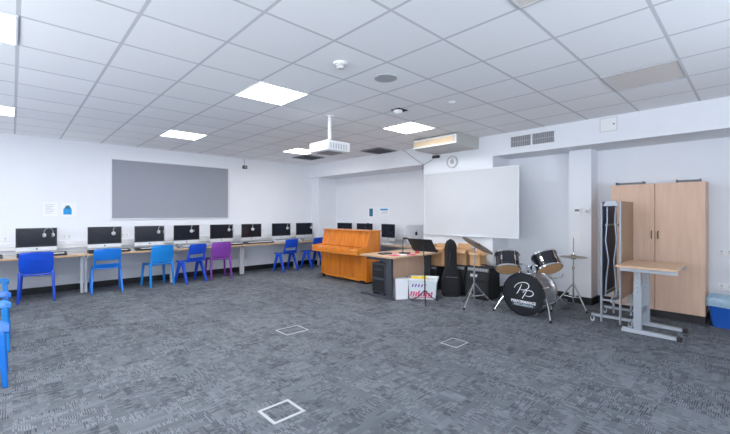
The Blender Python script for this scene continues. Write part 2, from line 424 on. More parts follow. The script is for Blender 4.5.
# wall clock
t = thing('wall_clock', 'round wall clock under the air conditioner above the whiteboard', 'clock', (6.0, 3.94, 2.365))
MB().lathe([(0, 0), (.115, 0), (.115, .03), (.10, .036), (.095, .022), (0, .028)], (0, 0, 0), (-1, 0, 0), 40).build('case', LTGREY, t)
MB().lathe([(0, .0225), (.093, .0225), (.093, .025), (0, .025)], (0, 0, 0), (-1, 0, 0), 40).build('face', WHITEP, t)
m = MB()
for q in range(12):
    a = q*pi/6; m.bar((-.026, .07*sin(a), .07*cos(a)), (-.026, .085*sin(a), .085*cos(a)), .006, .003, up=(0, cos(a), -sin(a)))
m.build('hour_marks', BLACKP, t)
MB().bar((-.028, 0, 0), (-.028, -.04, -.03), .007, .002, up=(0, .6, -.8)).build('hour_hand', BLACKP, t)
MB().bar((-.029, 0, 0), (-.029, -.02, .07), .005, .002, up=(0, .9, .3)).build('minute_hand', BLACKP, t)

# vent grille on the bulkhead
t = thing('wall_vent', 'grey two-part vent grille on the white bulkhead', 'vent', (6.0, 2.475, 2.575))
MB().box(-.004, 0, -.34, .34, -.085, .085).build('backing', MIDGREY, t)
m = MB()
for a, b, c, d in ((-.355, .355, -.10, -.085), (-.355, .355, .085, .10), (-.355, -.34, -.085, .085), (.34, .355, -.085, .085), (-.012, .012, -.085, .085)): m.box(-.016, 0, a, b, c, d)
m.build('frame', WHITE, t)
for sd in (-1, 1):
    m = MB()
    for q in range(11):
        y = sd*(.026+q*.0295); m.box(-.012, -.004, y-.003, y+.003, -.085, .085)
    m.box(-.010, -.004, min(sd*.02, sd*.33), max(sd*.02, sd*.33), -.004, .004)
    m.build('fin_set', LTGREY, t)
# access panel
t = thing('access_panel', 'square white access hatch on the bulkhead above the cupboard', 'hatch', (6.0, 1.425, 2.628))
MB().box(-.006, 0, -.105, .105, -.095, .095).build('frame', OFFW, t)
MB().box(-.010, -.006, -.095, .095, -.085, .085).build('door', WHITE, t)
MB().lathe([(0, 0), (.01, 0), (.01, .004), (0, .004)], (-.01, -.065, 0), (-1, 0, 0), 12).build('lock', BLACKP, t)

# whiteboard
t = thing('whiteboard', 'large whiteboard in a thin silver frame on the right wall', 'whiteboard', (5.985, 3.62, 1.585))
MB().box(-.022, -.006, -.94, .94, -.585, .585).build('writing_surface', mat('whiteboard_enamel', (.61, .63, .655), .3, var=.05, scale=2.5), t)
m = MB()
for a, b, c, d in ((-.955, .955, -.60, -.585), (-.955, .955, .585, .60), (-.955, -.94, -.585, .585), (.94, .955, -.585, .585)): m.box(-.03, -.004, a, b, c, d)
m.build('frame', ALU, t)
MB().box(-.075, -.03, -.3, .3, -.60, -.592).build('pen_tray', ALU, t)
m = MB()
for y in (.5, .0, -.40): m.box(-.004, .015, y-.03, y+.03, -.5, -.45).box(-.004, .015, y-.03, y+.03, .45, .5)
m.build('wall_bracket', ALU, t)

# pinboard
t = thing('pinboard', 'large grey felt pinboard in a silver frame above the computers', 'pinboard', (2.555, YF, 1.88))
MB().box(-1.15, 1.15, -.02, 0, -.575, .575).build('felt_panel', FELT, t)
m = MB()
for a, b, c, d in ((-1.165, 1.165, -.595, -.575), (-1.165, 1.165, .575, .595), (-1.165, -1.15, -.575, .575), (1.15, 1.165, -.575, .575)): m.box(a, b, -.03, 0, c, d)
m.build('frame', ALU, t)
# wall camera + notices
t = thing('wall_camera', 'small black camera box high on the computer wall right of the pinboard', 'camera', (4.12, YF, 2.54))
MB().box(-.05, .05, -.07, -.0, -.045, .03).build('case', BLACKP, t, .006)
MB().lathe([(0, 0), (.02, 0), (.02, .015), (.012, .01), (0, .012)], (0, -.07, -.01), (0, -1, 0), 16).build('lens', LTGREY, t)
MB().tube([(0, -.01, .03), (0.005, -.01, .1), (-.01, -.008, .195)], .004).build('cable', BLACKP, t)
t = thing('paper_notice', 'pale printed notice beside the blue poster on the computer wall', 'notice', (.50, YF, 1.48))
MB().box(-.11, .10, -.004, 0, -.13, .12).build('sheet', WHITEP, t)
m = MB()
for q in range(6): m.box(-.08, .05-.02*(q % 3), -.006, -.004, .07-q*.03, .078-q*.03)
m.build('printed_lines', LTGREY, t)
t = thing('blue_poster', 'small white poster with a blue picture on the computer wall', 'poster', (.735, YF, 1.475))
MB().box(-.10, .12, -.004, 0, -.13, .12).build('sheet', WHITEP, t)
MB().box(-.065, .055, -.007, -.004, -.095, .01).build('blue_picture', BLUEPR, t)
MB().prism([(-.055, .01), (.05, .01), (.03, .05), (.02, .07), (-.02, .07), (-.04, .04)], lambda a, b, h: (a, h, b), -.007, -.004).build('dark_picture', TEALPR, t)
for y, z, lab, mm, s in ((6.86, 1.43, 'dark teal notice on the recessed wall above the piano', TEALPR, (.085, .10)), (6.40, 1.45, 'blue printed notice on the recessed wall, right of the dark one', BLUEPR, (.13, .07))):
    t = thing('wall_notice', lab, 'notice', (XR, y, z))
    MB().box(-.004, 0, -s[0]-.04, s[0]+.04, -s[1]-.03, s[1]+.03).build('sheet', WHITEP, t)
    if mm is TEALPR: MB().box(-.007, -.004, -s[0]+.02, s[0]-.02, -s[1], s[1]).build('picture', mm, t)
    else:
        MB().box(-.007, -.004, -s[0], s[0], .03, s[1]).build('picture', mm, t)
        mb = MB()
        for q in range(3): mb.box(-.007, -.004, -s[0]+.02, s[0]-.03*q, -.05+q*.025, -.042+q*.025)
        mb.build('printed_lines', LTGREY, t)

def socket(x, y, z, face, lab, grp='double wall sockets'):
    t = thing('wall_socket', lab, 'socket', (x, y, z), face, grp)
    MB().box(-.073, .073, -.010, 0, -.043, .043).build('plate', WHITE, t, .003)
    for q in (-.036, .036):
        MB().box(q-.012, q+.012, -.013, -.010, .012, .028).build('switch', LTGREY, t)
        m = MB(); m.box(q-.003, q+.003, -.011, -.0099, -.005, .004).box(q-.012, q-.006, -.011, -.0099, -.022, -.017).box(q+.006, q+.012, -.011, -.0099, -.022, -.017); m.build('pin_holes', BLACKP, t)
for x, lab in ((-.12, 'double socket on the wall left of the leftmost computer'), (.72, 'double socket between the first and second computers from the left'), (1.62, 'double socket between the second and third computers from the left'),
               (3.06, 'double socket between the fourth and fifth computers from the left'), (3.80, 'double socket between the fifth and sixth computers from the left'), (4.57, 'double socket between the sixth and seventh computers from the left')):
    socket(x, YF, .97, 0, lab)
socket(XR, .29, .885, -pi/2, 'white wall socket above the blue bin'); socket(XR, .29, .44, -pi/2, 'white wall socket just over the rim of the blue bin')
t = thing('thermostat', 'white control unit on the column above the hi-hat', 'control', (6.4, 1.93, 1.43))
MB().box(-.03, 0, -.045, .05, -.045, .045).build('case', WHITE, t, .004); MB().box(-.033, -.03, -.03, .035, 0, .035).build('display', MIDGREY, t)
t = thing('wall_keypad', 'small white keypad beside the control unit on the column', 'keypad', (6.4, 1.80, 1.43))
MB().box(-.02, 0, -.035, .035, -.04, .04).build('case', WHITE, t, .004); MB().box(-.023, -.02, -.02, .02, -.02, .02).build('buttons', LTGREY, t)
t = thing('blank_plate', 'faint white cover plate on the column behind the hi-hat', 'plate', (6.4, 1.96, 1.03))
MB().box(-.006, 0, -.07, .07, -.07, .07).build('cover', WHITE, t, .002); MB().lathe([(0, 0), (.006, 0), (0, .003)], (-.006, .05, 0), (-1, 0, 0), 10).build('screw', LTGREY, t)

# ------------------------------------------------------------------ computer tables
TZ = .70
def make_table(L, lab, loc, rz, group, topm=DESKTOP, d0=.0, depth=.70):
    """local: x along the length centred, y from 0 (front) to depth"""
    t = thing('computer_table', lab, 'table', loc, rz, group)
    top = MB().box(-L/2+.003, L/2-.003, 0.004, depth, TZ-.025, TZ).build('tabletop', topm, t)
    MB().box(-L/2+.003, L/2-.003, 0, .004, TZ-.026, TZ+.0005).build('edge_strip', BEECHEDGE, top)
    for s in (-1, 1):
        MB().box(s*(L/2-.028)-.022, s*(L/2-.028)+.022, .305, .355, 0, TZ-.025).build('leg', ALU, t, .003)
        MB().box(s*(L/2-.028)-.015, s*(L/2-.028)+.015, .10, depth-.03, TZ-.065, TZ-.0255).build('side_rail', ALU, t)
    MB().box(-L/2+.05, L/2-.05, depth-.025, depth-.002, TZ-.08, TZ-.0255).build('wall_batten', WHITE, t)
    return t
tabs = [(-.60, .92), (.92, 2.38), (2.38, 3.86), (3.86, 5.32), (5.32, 6.08)]
tl = ['first long wood-edged computer table, at the left edge of the photo', 'wood-edged computer table below the left half of the pinboard', 'wood-edged computer table below the right half of the pinboard, purple chair at it',
      'wood-edged computer table right of the purple chair', 'short wood-edged computer table in the far corner behind the piano']
for (a, b), lab in zip(tabs, tl): make_table(b-a, lab, ((a+b)/2, 7.90, 0), 0, 'computer tables along the left wall')
make_table(1.3, 'computer table in the recess behind the piano', (6.04, 7.22, 0), -pi/2, 'computer tables in the recess', d0=0, depth=.62)
make_table(1.75, 'computer table in the recess behind the teacher desk', (6.04, 5.65, 0), -pi/2, 'computer tables in the recess', depth=.62)

# ------------------------------------------------------------------ computers
def apple(mb, f, s, h0, h1):
    P = []
    for i in range(28):
        a = 2*pi*i/28
        r = 1 - .13*abs(sin(a))**2*0
        x = cos(a)*.48; y = sin(a)*.5
        if abs(x) < .2: y *= .88 + abs(x)*.6
        if x > .30 and -.2 < y < .25: x = .30 + abs(y-.02)*.3
        P.append((x*s, y*s))
    mb.prism(P, f, h0, h1)
    mb.prism([(0, .55*s), (.02*s, .68*s), (.16*s, .82*s), (.20*s, .70*s), (.10*s, .57*s)], f, h0, h1)
def make_imac(lab, loc, rz, group):
    t = thing('desktop_computer', lab, 'computer', loc, rz, group)
    MB().prism([(-.264, .065), (.264, .065), (.264, .455), (-.264, .455)], lambda a, b, h: (a, h, b), -.006, .006).build('body', SILVER, t, .004)
    MB().sheet(lambda u, v: ((u-.5)*.50, .006+.03*(1-(2*u-1)**2)*(1-(2*v-1)**2), .08+v*.36), 12, 12, .001).build('back_shell', SILVER, t)
    d = MB().box(-.262, .262, -.010, -.006, .137, .453).build('display', BEZEL, t)
    MB().box(-.24, .24, -.0108, -.010, .158, .433).build('screen', SCREEN, d)
    m = MB(); apple(m, lambda a, b, h: (a, h, b+.10), .026, -.0085, -.006); m.build('front_emblem', BEZEL, t)
    m = MB(); apple(m, lambda a, b, h: (-a, h, b+.27), .085, .036, .040); m.build('back_emblem', BEZEL, t)
    MB().sheet(lambda u, v: ((u-.5)*.17, .02+.10*v if v > .0 else .02, .0), 1, 1, .001)
    MB().box(-.09, .09, -.055, .125, 0, .007).build('foot', SILVER, t, .002)
    m = MB().bar((0, .115, .006), (0, .035, .20), .15, .008); m.build('stand', SILVER, t)
    return t
YM = 8.35
xs = [.30, 1.25, 1.99, 2.69, 3.44, 4.16, 4.97, 5.67]
ordn = ['first', 'second', 'third', 'fourth', 'fifth', 'sixth', 'seventh', 'eighth']
IM = make_imac('silver all-in-one computer with black screen, first from the left along the wall', (xs[0], YM, TZ), 0, 'computers along the left wall')
for i, x in enumerate(xs[1:], 1):
    dup(IM, (x, YM, TZ), R((0, 0, -2, 2, 0, 3, -2, 0)[i]), 'silver all-in-one computer with black screen, %s from the left along the wall' % ordn[i], 'computers along the left wall')
for (x, y, rz, lab) in ((6.47, 7.62, -82, 'all-in-one computer in the recess, left one seen just over the piano'),
                        (6.47, 6.84, -84, 'all-in-one computer in the recess, right one seen over the piano'),
                        (6.42, 5.98, -100, 'all-in-one computer in the recess right of the piano, screen turned to the room')):
    dup(IM, (x, y, TZ), R(rz), lab, 'computers in the recess')
dup(IM, (6.30, 5.08, TZ), R(176), 'silver all-in-one computer seen from behind, left of the whiteboard', 'computers in the recess')

# headphones hung on the screens
def make_headphones(lab, loc, rz, group):
    t = thing('headphones', lab, 'headphones', loc, rz, group)
    pts = [(.065*sin(a), 0, .075*cos(a)) for a in [(-110+i*20)*pi/180 for i in range(12)]]
    MB().tube(pts, .008, 8).build('headband', MIDGREY, t)
    for s in (-1, 1): MB().lathe([(0, 0), (.032, 0), (.036, .012), (.03, .028), (0, .03)], (s*.062-s*.015, 0, -.045), (s, 0, 0), 20).build('ear_cup', LTGREY, t)
    return t
HP = make_headphones('pale headphones hanging over the first screen from the left', (xs[0]+.15, YM-.035, TZ+.375), R(20), 'headphones on the screens')
for i, x in enumerate(xs[1:], 1):
    dup(HP, (x+(.15, .15, .2, .1, .2, .02, .2, .2)[i], YM-.035, TZ+.375), R(60 if i % 2 else 25), 'pale headphones hanging over the %s screen from the left' % ordn[i], 'headphones on the screens')
dup(HP, (6.425, 6.68, TZ+.385), R(-60), 'headphones hanging on the right screen seen over the piano', 'headphones on the screens', swap={MIDGREY: BLACKP, LTGREY: BLACKP})

# typing keyboards, mice, long music keyboards
def make_keyboard(lab, loc, rz, group):
    t = thing('computer_keyboard', lab, 'keyboard', loc, rz, group)
    MB().hexa([(-.15, -.06, 0), (.15, -.06, 0), (.15, .06, 0), (-.15, .06, 0)], [(-.15, -.06, .005), (.15, -.06, .005), (.15, .06, .012), (-.15, .06, .012)]).build('tray', SILVER, t)
    m = MB()
    for r in range(5):
        for c in range(14):
            x = -.141+c*.0203; y = -.052+r*.021; z = .006+(y+.06)/.12*.007
            m.box(x, x+.017, y, y+.017, z, z+.003)
    m.build('keys', WHITE, t); return t
def make_mouse(lab, loc, rz, group):
    t = thing('computer_mouse', lab, 'mouse', loc, rz, group)
    MB().lathe([(0, 0), (.030, 0), (.032, .010), (.026, .022), (.012, .029), (0, .030)], (0, 0, 0), (0, 0, 1), 20).build('shell', BLACKP, t)
    MB().box(-.003, .003, .008, .02, .024, .03).build('wheel', LTGREY, t)
    t.scale = (1, 1.6, 1); return t
def make_midi(L, lab, loc, rz, group, body=BLACKP):
    t = thing('music_keyboard', lab, 'music keyboard', loc, rz, group)
    MB().box(-L/2, L/2, -.09, .09, 0, .035).build('case', body, t, .004)
    MB().box(-L/2, L/2, .02, .09, .035, .055).build('control_panel', body, t, .003)
    n = int((L-.12)/.0235); m = MB(); k2 = MB()
    for i in range(n):
        x = -L/2+.09+i*.0235; m.box(x, x+.021, -.095, .02, .036, .046)
        if i % 7 in (0, 1, 3, 4, 5): k2.box(x+.015, x+.027, -.03, .02, .046, .056)
    m.build('white_keys', WHITE, t); k2.build('black_keys', BLACKP, t)
    m = MB()
    for i in range(6): m.cyl((-L/2+.12+i*.05, .055, .055), (-L/2+.12+i*.05, .055, .066), .009, n=10)
    m.build('knobs', LTGREY, t); return t
KB = make_keyboard('slim white computer keyboard in front of the first computer from the left', (xs[0]-.02, 8.22, TZ), 0, 'typing keyboards')
MS = make_mouse('black mouse right of the first computer from the left', (xs[0]+.36, 8.20, TZ), .2, 'computer mice')
for i, x in enumerate(xs[1:-1], 1):
    dup(KB, (x, 8.225, TZ), R(random.uniform(-4, 4)), 'slim white computer keyboard in front of the %s computer from the left' % ordn[i])
    dup(MS, (x+.36, 8.20, TZ), random.uniform(-.4, .4), 'black mouse right of the %s computer from the left' % ordn[i])
MD = make_midi(.62, 'black music keyboard in front of the first computer from the left', (xs[0]+.06, 8.05, TZ), 0, 'music keyboards on the tables')
for i, x in enumerate(xs[1:], 1):
    if i in (5, 6): continue
    dup(MD, (x+(.06, .02, .0, .05, .03, 0, 0, .04)[i], 8.05, TZ), R((0, 2, -3, 2, 0, 0, 0, 0)[i]), 'music keyboard in front of the %s computer from the left' % ordn[i], swap={BLACKP: MIDGREY} if i in (3, 7) else None)
make_midi(.68, 'long dark music keyboard in front of the sixth computer from the left', (xs[5]+.03, 8.05, TZ), 0, 'music keyboards on the tables', DKGREY)
make_midi(.76, 'long pale grey music keyboard in front of the seventh computer from the left', (xs[6]-.02, 8.05, TZ), 0, 'music keyboards on the tables', LTGREY)
make_midi(.62, 'dark music keyboard on the long table at the left edge of the photo', (-.42, 8.08, TZ), .05, 'music keyboards on the tables', DKGREY)
dup(KB, (6.22, 5.80, TZ), R(-70), 'white computer keyboard on the recess table right of the piano')

# ------------------------------------------------------------------ chairs
def rr(v, zb, zt, W, r):
    """half width of a rounded rectangle at height fraction v"""
    z = zb+(zt-zb)*v; d = min(z-zb, zt-z)
    return W if d >= r else W-r+math.sqrt(max(0, r*r-(r-d)**2))
def make_chair(kind, m0, lab, loc, rz, group):
    """faces +y; origin on the floor midway between the rear legs' feet"""
    t = thing('school_chair', lab, 'chair', loc, rz, group)
    W = .205; SZ = .445
    def seat(u, v):
        x = (u-.5)*2; w = rr(v, 0, .40, W, .05)
        dip = -.014*(1-x*x)*sin(pi*min(1, v*1.1)) ; edge = -.025*max(0, (v-.82)/.18)**2
        return (x*w, .02+v*.40, SZ+dip+edge+.010*abs(x)**6)
    MB().sheet(seat, 14, 14, .014).build('seat', m0, t)
    if kind == 'slot':
        def back(u, v):
            x = (u-.5)*2; zb, zt = .585, .79; w = rr(v, zb, zt, W-.005, .045); z = zb+(zt-zb)*v
            return (x*w, -.005-.10*(z-.45)-.035*(1-x*x)+.02*(1-v)**2, z)
        b = MB().sheet(back, 14, 12, .014).build('backrest', m0, t)
        for s in (-1, 1):
            MB().bar((s*.185, .05, SZ-.01), (s*.18, .0, .62), .035, .05, .03, .025).build('back_upright', m0, t, .006)
        MB().sheet(lambda u, v: ((u-.5)*2*.185, .03-.03*v-.02*(1-(2*u-1)**2)*v, SZ-.005+.075*v), 10, 4, .012).build('lumbar_lip', m0, t)
        for s in (-1, 1):
            MB().bar((s*.225, .0, 0), (s*.205, .17, SZ-.012), .030, .040, .034, .085).build('leg', m0, t, .007)
            MB().bar((s*.225, .385, 0), (s*.205, .25, SZ-.012), .030, .040, .034, .085).build('leg', m0, t, .007)
    else:
        def back(u, v):
            x = (u-.5)*2; zb, zt = .462, .795; w = rr(v, zb, zt, W+.008*(1-v), .035)-.016*(1-v)**4; z = zb+(zt-zb)*v
            return (x*w, .035-.12*(z-.45)-.045*(1-x*x)*min(1, .35+v), z)
        MB().sheet(back, 16, 14, .014).build('backrest', m0, t)
        for s in (-1, 1):
            MB().bar((s*.215, .0, 0), (s*.198, .05, SZ+.03), .034, .034, .040, .055).build('leg', m0, t, .008)
            MB().bar((s*.215, .40, 0), (s*.19, .37, SZ-.015), .034, .034, .038, .05).build('leg', m0, t, .008)
        MB().box(-.19, .19, .36, .385, SZ-.05, SZ-.018).build('front_rail', m0, t, .005)
        MB().box(-.19, .19, .03, .055, SZ-.03, SZ+.005).build('rear_rail', m0, t, .005)
    return t
g = 'school chairs along the computer tables'
CP = make_chair('plain', BLUE1, 'royal blue plastic school chair at the leftmost computer', (.275, 7.78, 0), R(-4), g)
CS = make_chair('slot', BLUE2, 'blue plastic chair with a slotted back at the second computer from the left', (1.21, 7.83, 0), R(-3), g)
dup(CP, (2.09, 7.84, 0), R(10), 'light blue plastic chair at the third computer from the left', g, {BLUE1: BLUE3})
dup(CS, (2.70, 7.76, 0), R(18), 'deep blue plastic chair turned left at the fourth computer, beside the purple one', g, {BLUE2: BLUE1})
dup(CP, (3.24, 7.87, 0), R(-3), 'purple plastic school chair under the right end of the pinboard', g, {BLUE1: PURPLE})
dup(CS, (4.88, 7.74, 0), R(10), 'blue slotted-back chair at the seventh computer, left of the far corner', g, {BLUE2: BLUE1})
dup(CS, (5.72, 7.80, 0), R(14), 'blue slotted-back chair in the far corner just left of the piano', g, {BLUE2: BLUE1})
dup(CP, (5.57, 5.62, 0), R(-90), 'blue plastic chair behind the right end of the piano', g, {BLUE1: BLUE2})
g = 'blue chairs at the left edge of the photo'
dup(CP, (-0.44, 4.36, 0), R(-90), 'blue plastic chair nearest the camera at the left edge', g, {BLUE1: BLUE2})
dup(CP, (-0.43, 5.43, 0), R(-90), 'light blue plastic chair second nearest at the left edge', g, {BLUE1: BLUE3})
dup(CP, (-0.43, 6.10, 0), R(-90), 'blue plastic chair third from the camera at the left edge', g, {BLUE1: BLUE2})
dup(CP, (-0.45, 7.35, 0), R(-90), 'light blue plastic chair farthest back at the left edge', g, {BLUE1: BLUE3})

# ------------------------------------------------------------------ piano
t = thing('upright_piano', 'glossy orange-brown wooden upright piano', 'piano', (5.03, 6.03, 0))
L = .715
for s in (-1, 1):
    y0, y1 = (s*L-.018, s*L+.018)
    MB().prism([(0.02, .04), (.42, .04), (.42, 1.04), (.11, 1.04), (.04, .735), (.02, .58)], lambda a, b, h: (a, h, b), y0, y1).build('side_panel', PIANO, t, .004)
MB().box(.08, .44, -L-.03, L+.03, 1.04, 1.06).build('top_lid', PIANOED, t, .005)
MB().hexa([(.05, -L+.018, .72), (.075, -L+.018, .72), (.075, L-.018, .72), (.05, L-.018, .72)], [(.115, -L+.018, 1.04), (.14, -L+.018, 1.04), (.14, L-.018, 1.04), (.115, L-.018, 1.04)]).build('upper_panel', PIANO, t)
MB().box(.035, .055, -L+.018, L-.018, .10, .58).build('lower_panel', PIANO, t)
MB().box(.02, .41, -L+.018, L-.018, .045, .10).build('bottom_board', PIANOED, t)
MB().box(.40, .42, -L+.018, L-.018, .10, 1.04).build('back_panel', PIANO, t)
MB().box(-.235, .10, -L-.018, L+.018, .585, .625).build('key_bed', PIANOED, t, .004)
MB().hexa([(-.215, -L+.025, .625), (.08, -L+.025, .625), (.08, L-.025, .625), (-.215, L-.025, .625)], [(-.205, -L+.025, .69), (.07, -L+.025, .715), (.07, L-.025, .715), (-.205, L-.025, .69)]).build('fallboard', PIANO, t, .008)
for s in (-1, 1):
    MB().prism([(-.232, .625), (.04, .625), (.06, .735), (-.21, .715), (-.232, .69)], lambda a, b, h: (a, h, b), s*L-.025, s*L+.018).build('key_cheek', PIANOED, t, .005)
for y in (-.09, 0, .09):
    p = MB().bar((.04, y, .07), (-.06, y, .055), .022, .010, .03, .012, up=(0, 1, 0)).build('pedal', BRASS, t, .003)
for s in (-1, 1):
    for x in (.05, .38):
        MB().cyl((x, s*(L-.04)-.015, .025), (x, s*(L-.04)+.015, .025), .025, n=16).box(x-.02, x+.02, s*(L-.04)-.02, s*(L-.04)+.02, .03, .046).build('castor', BLACKP, t)
MB().box(-.02, .02, L-.12, L-.02, .045, .07).build('toe_block', BLACKP, t); MB().box(-.02, .02, -L+.02, -L+.12, .045, .07).build('toe_block', BLACKP, t)

# ------------------------------------------------------------------ teacher desk
t = thing('teacher_desk', 'wood-topped desk with a dark grey metal frame beside the piano', 'desk', (4.38, 3.95, 0))
MB().box(0, 1.28, 0, .80, .672, .70).build('desktop', OAKTOP, t, .003)
MB().box(.08, 1.10, .24, .26, .26, .671).build('modesty_panel', BEECH, t)
for x in (.08, 1.10):
    m = MB().box(x-.028, x+.028, .12, .24, .04, .62).box(x-.028, x+.028, .12, .70, .62, .6715).hexa([(x-.03, .08, 0), (x+.03, .08, 0), (x+.03, .86, 0), (x-.03, .86, 0)], [(x-.025, .12, .045), (x+.025, .12, .045), (x+.025, .82, .035), (x-.025, .82, .035)])
    m.build('leg_frame', DKGREY, t, .004)
t2 = thing('computer_tower', 'dark computer tower held inside the left frame of the teacher desk', 'computer', (4.45, 4.40, .062))
MB().box(0.045, .21, -.14, .17, 0, .50).build('case', DKGREY, t2, .006)
MB().box(.035, .045, -.12, .15, .02, .22).build('lower_side_panel', BLACKP, t2, .004)
MB().box(.035, .045, -.12, .15, .26, .47).build('upper_side_panel', BLACKP, t2, .004)
MB().box(.028, .035, -.08, .10, .38, .40).build('slot', DKGREY, t2)
for y in (-.11, .14): MB().box(.06, .19, y-.015, y+.015, -.062, 0).build('foot', BLACKP, t2)

t = thing('document_camera', 'slim dark document camera standing on the teacher desk', 'camera', (4.98, 4.25, .70))
MB().box(-.06, .06, -.08, .08, 0, .02).build('base', BLACKP, t, .004)
MB().tube([(0, .04, .02), (0, .04, .20), (0, .03, .24), (0, .0, .26)], .010).build('arm', DKGREY, t)
MB().box(-.03, .03, -.06, .02, .25, .28).build('camera_head', BLACKP, t, .006)
t = thing('mug', 'red mug on the teacher desk beside the music stand', 'mug', (5.17, 4.12, .70))
MB().lathe([(0, 0), (.036, 0), (.040, .09), (.036, .09), (.032, .008), (0, .008)]).build('cup', RED, t); MB().tube([(.038, 0, .075), (.062, 0, .068), (.066, 0, .045), (.058, 0, .025), (.036, 0, .02)], .005).build('handle', RED, t)
for i, (x, y, a, mm, lab) in enumerate(((4.62, 4.16, 20, PINK, 'pink sheet lying on the left of the teacher desk'), (4.80, 4.12, -15, WHITEP, 'white sheet on the teacher desk front edge'), (4.92, 4.05, 30, PINK, 'pink sheet lying near the middle of the teacher desk'), (4.66, 4.42, -8, DKGREY, 'dark folder lying on the teacher desk'))):
    tag(MB().box(-.10, .10, -.07, .07, 0, .004 if i < 3 else .02).build('paper_sheet' if i < 3 else 'folder', mm), lab, 'paper' if i < 3 else 'folder', loc=(x, y, .70+.0005), rz=R(a))

# boxes below
t = thing('white_box', 'plain white box on the floor in front of the teacher desk', 'box', (4.64, 4.06, 0), R(-30))
MB().box(-.10, .11, -.09, .09, 0, .31).build('carton', WHITEP, t, .004)
MB().box(-.105, .115, -.095, .095, .31, .335).build('lid', WHITE, t, .004)
t = thing('storage_box', 'cloudy plastic storage box with pink lettering and yellow packets', 'box', (4.97, 3.84, 0), R(-58))
MB().hexa([(-.21, -.15, 0), (.21, -.15, 0), (.21, .15, 0), (-.21, .15, 0)], [(-.235, -.165, .31), (.235, -.165, .31), (.235, .165, .31), (-.235, .165, .31)]).build('tub', CLEARBOX, t, .01)
m = MB()
for a, b, c, d in ((-.25, .25, -.18, -.16), (-.25, .25, .16, .18), (-.25, -.23, -.16, .16), (.23, .25, -.16, .16)): m.box(a, b, c, d, .30, .335)
m.build('rim', WHITE, t, .004)
m = MB()
random.seed(9)
for i in range(9):
    x = -.185+i*.041; h = .06+.035*random.random()
    m.bar((x, -.152, .05), (x+.018, -.1565, .05+h), .026, .010, up=(1, 0, 0))
m.bar((-.18, -.151, .03), (.18, -.151, .035), .012, .008, up=(0, 0, 1))
m.build('pink_lettering', PINK, t)
m = MB()
for i in range(5): m.bar((-.16+i*.05, -.160, .20), (-.14+i*.05, -.1635, .25), .02, .008)
m.build('purple_lettering', PURPLE, t)
for q in range(3): MB().bar((-.17+q*.08, -.07+.04*q, .20), (-.13+q*.08, -.05+.03*q, .35), .10, .03).build('yellow_packet', YELLOW, t, .01)

# music stand
BX, BY = 4.68, 3.58
t = thing('music_stand', 'black music stand in front of the teacher desk', 'stand', (BX, BY, 0), R(-13))
MB().cyl((0, 0, .12), (0, 0, .62), .010, n=12).build('lower_pole', BLACKP, t); MB().cyl((0, 0, .60), (-.02, .02, .90), .007, n=12).build('upper_pole', BLACKP, t)
MB().cyl((0, 0, .60), (0, 0, .64), .016, n=12).build('clamp', BLACKP, t)
for a in (113, 233, 353): MB().tube([(0, 0, .20), (.12*cos(R(a)), .12*sin(R(a)), .08), (.24*cos(R(a)), .24*sin(R(a)), .012)], .008).build('leg', BLACKP, t)
u = Vector((.25, -.97, 0)).normalized(); r = Vector((.97, .25, 0)).normalized()
c = Vector((-.03, .03, .90)); dn = (r*.62 - Vector((0, 0, .78))).normalized()
p = [c+u*sx*.23+dn*sy*.13 for sx, sy in ((-1, -1), (1, -1), (1, 1), (-1, 1))]; nn = u.cross(dn).normalized()*.004
MB().hexa([q-nn for q in p], [q+nn for q in p]).build('desk_plate', BLACKP, t)
q0 = c-u*.23+dn*.13; q1 = c+u*.23+dn*.13; up2 = Vector((r.x*.6, r.y*.6, .8))*.025
MB().bar(q0+up2, q1+up2, .05, .004, up=tuple(up2)).build('ledge', BLACKP, t)

# ------------------------------------------------------------------ amps, bag, boxes
def amp(lab, loc, w, d, h, slope=.06, logo=True, rz=0):
    """front faces -x, y centred"""
    t = thing('guitar_amplifier', lab, 'amplifier', loc, rz, 'black amplifiers')
    f = lambda a, b, h_: (a, h_, b)
    MB().prism([(0, .012), (d, .012), (d-.03, h), (slope, h), (0, h*.55)], f, -w/2, w/2).build('cabinet', BLACKF, t, .008)
    z1 = h*.55
    MB().box(-.006, 0, -w/2+.03, w/2-.03, .045, z1+.0).build('grille_cloth', GRILLE, t)
    a = Vector((0, 0, z1)); b = Vector((slope, 0, h)); nrm = Vector((-(b.z-a.z), 0, slope)).normalized()
    p0 = a.lerp(b, .12)+nrm*.003; p1 = a.lerp(b, .62)+nrm*.003; q0 = a.lerp(b, .70)+nrm*.004; q1 = a.lerp(b, .92)+nrm*.004
    MB().bar(p0, p1, w-.06, .004, up=(0, 1, 0)).build('upper_grille', GRILLE, t)
    cp = MB().bar(q0, q1, w-.05, .006, up=(0, 1, 0)).build('control_panel', MIDGREY, t)
    m = MB(); kc = (q0+q1)/2
    for i in range(7): yy = -w/2+.06+i*(w-.12)/6; m.cyl(kc+Vector((0, yy, 0)), kc+Vector((0, yy, 0))+nrm*.014, .010, n=10)
    m.build('knobs', LTGREY, cp)
    if logo:
        c0 = a.lerp(b, .30)+nrm*.006+Vector((0, .06, 0)); c1 = a.lerp(b, .48)+nrm*.006+Vector((0, .06, 0))
        MB().bar(c0, c1, w*.30, .003, up=(0, 1, 0)).build('badge', LTGREY, t)
    MB().tube([(d*.5, -.09, h), (d*.5, -.08, h+.025), (d*.5, .08, h+.025), (d*.5, .09, h)], .008).build('carry_handle', BLACKP, t)
    for x in (.05, d-.05):
        for y in (-w/2+.05, w/2-.05): MB().cyl((x, y, 0), (x, y, .013), .015, n=10).build('foot', BLACKP, t)
    return t
amp('large black guitar amplifier beneath the crash cymbal', (5.50, 3.16, 0), .42, .40, .52)
amp('black amplifier partly hidden behind the guitar bag', (5.58, 3.64, 0), .40, .36, .50, logo=False)
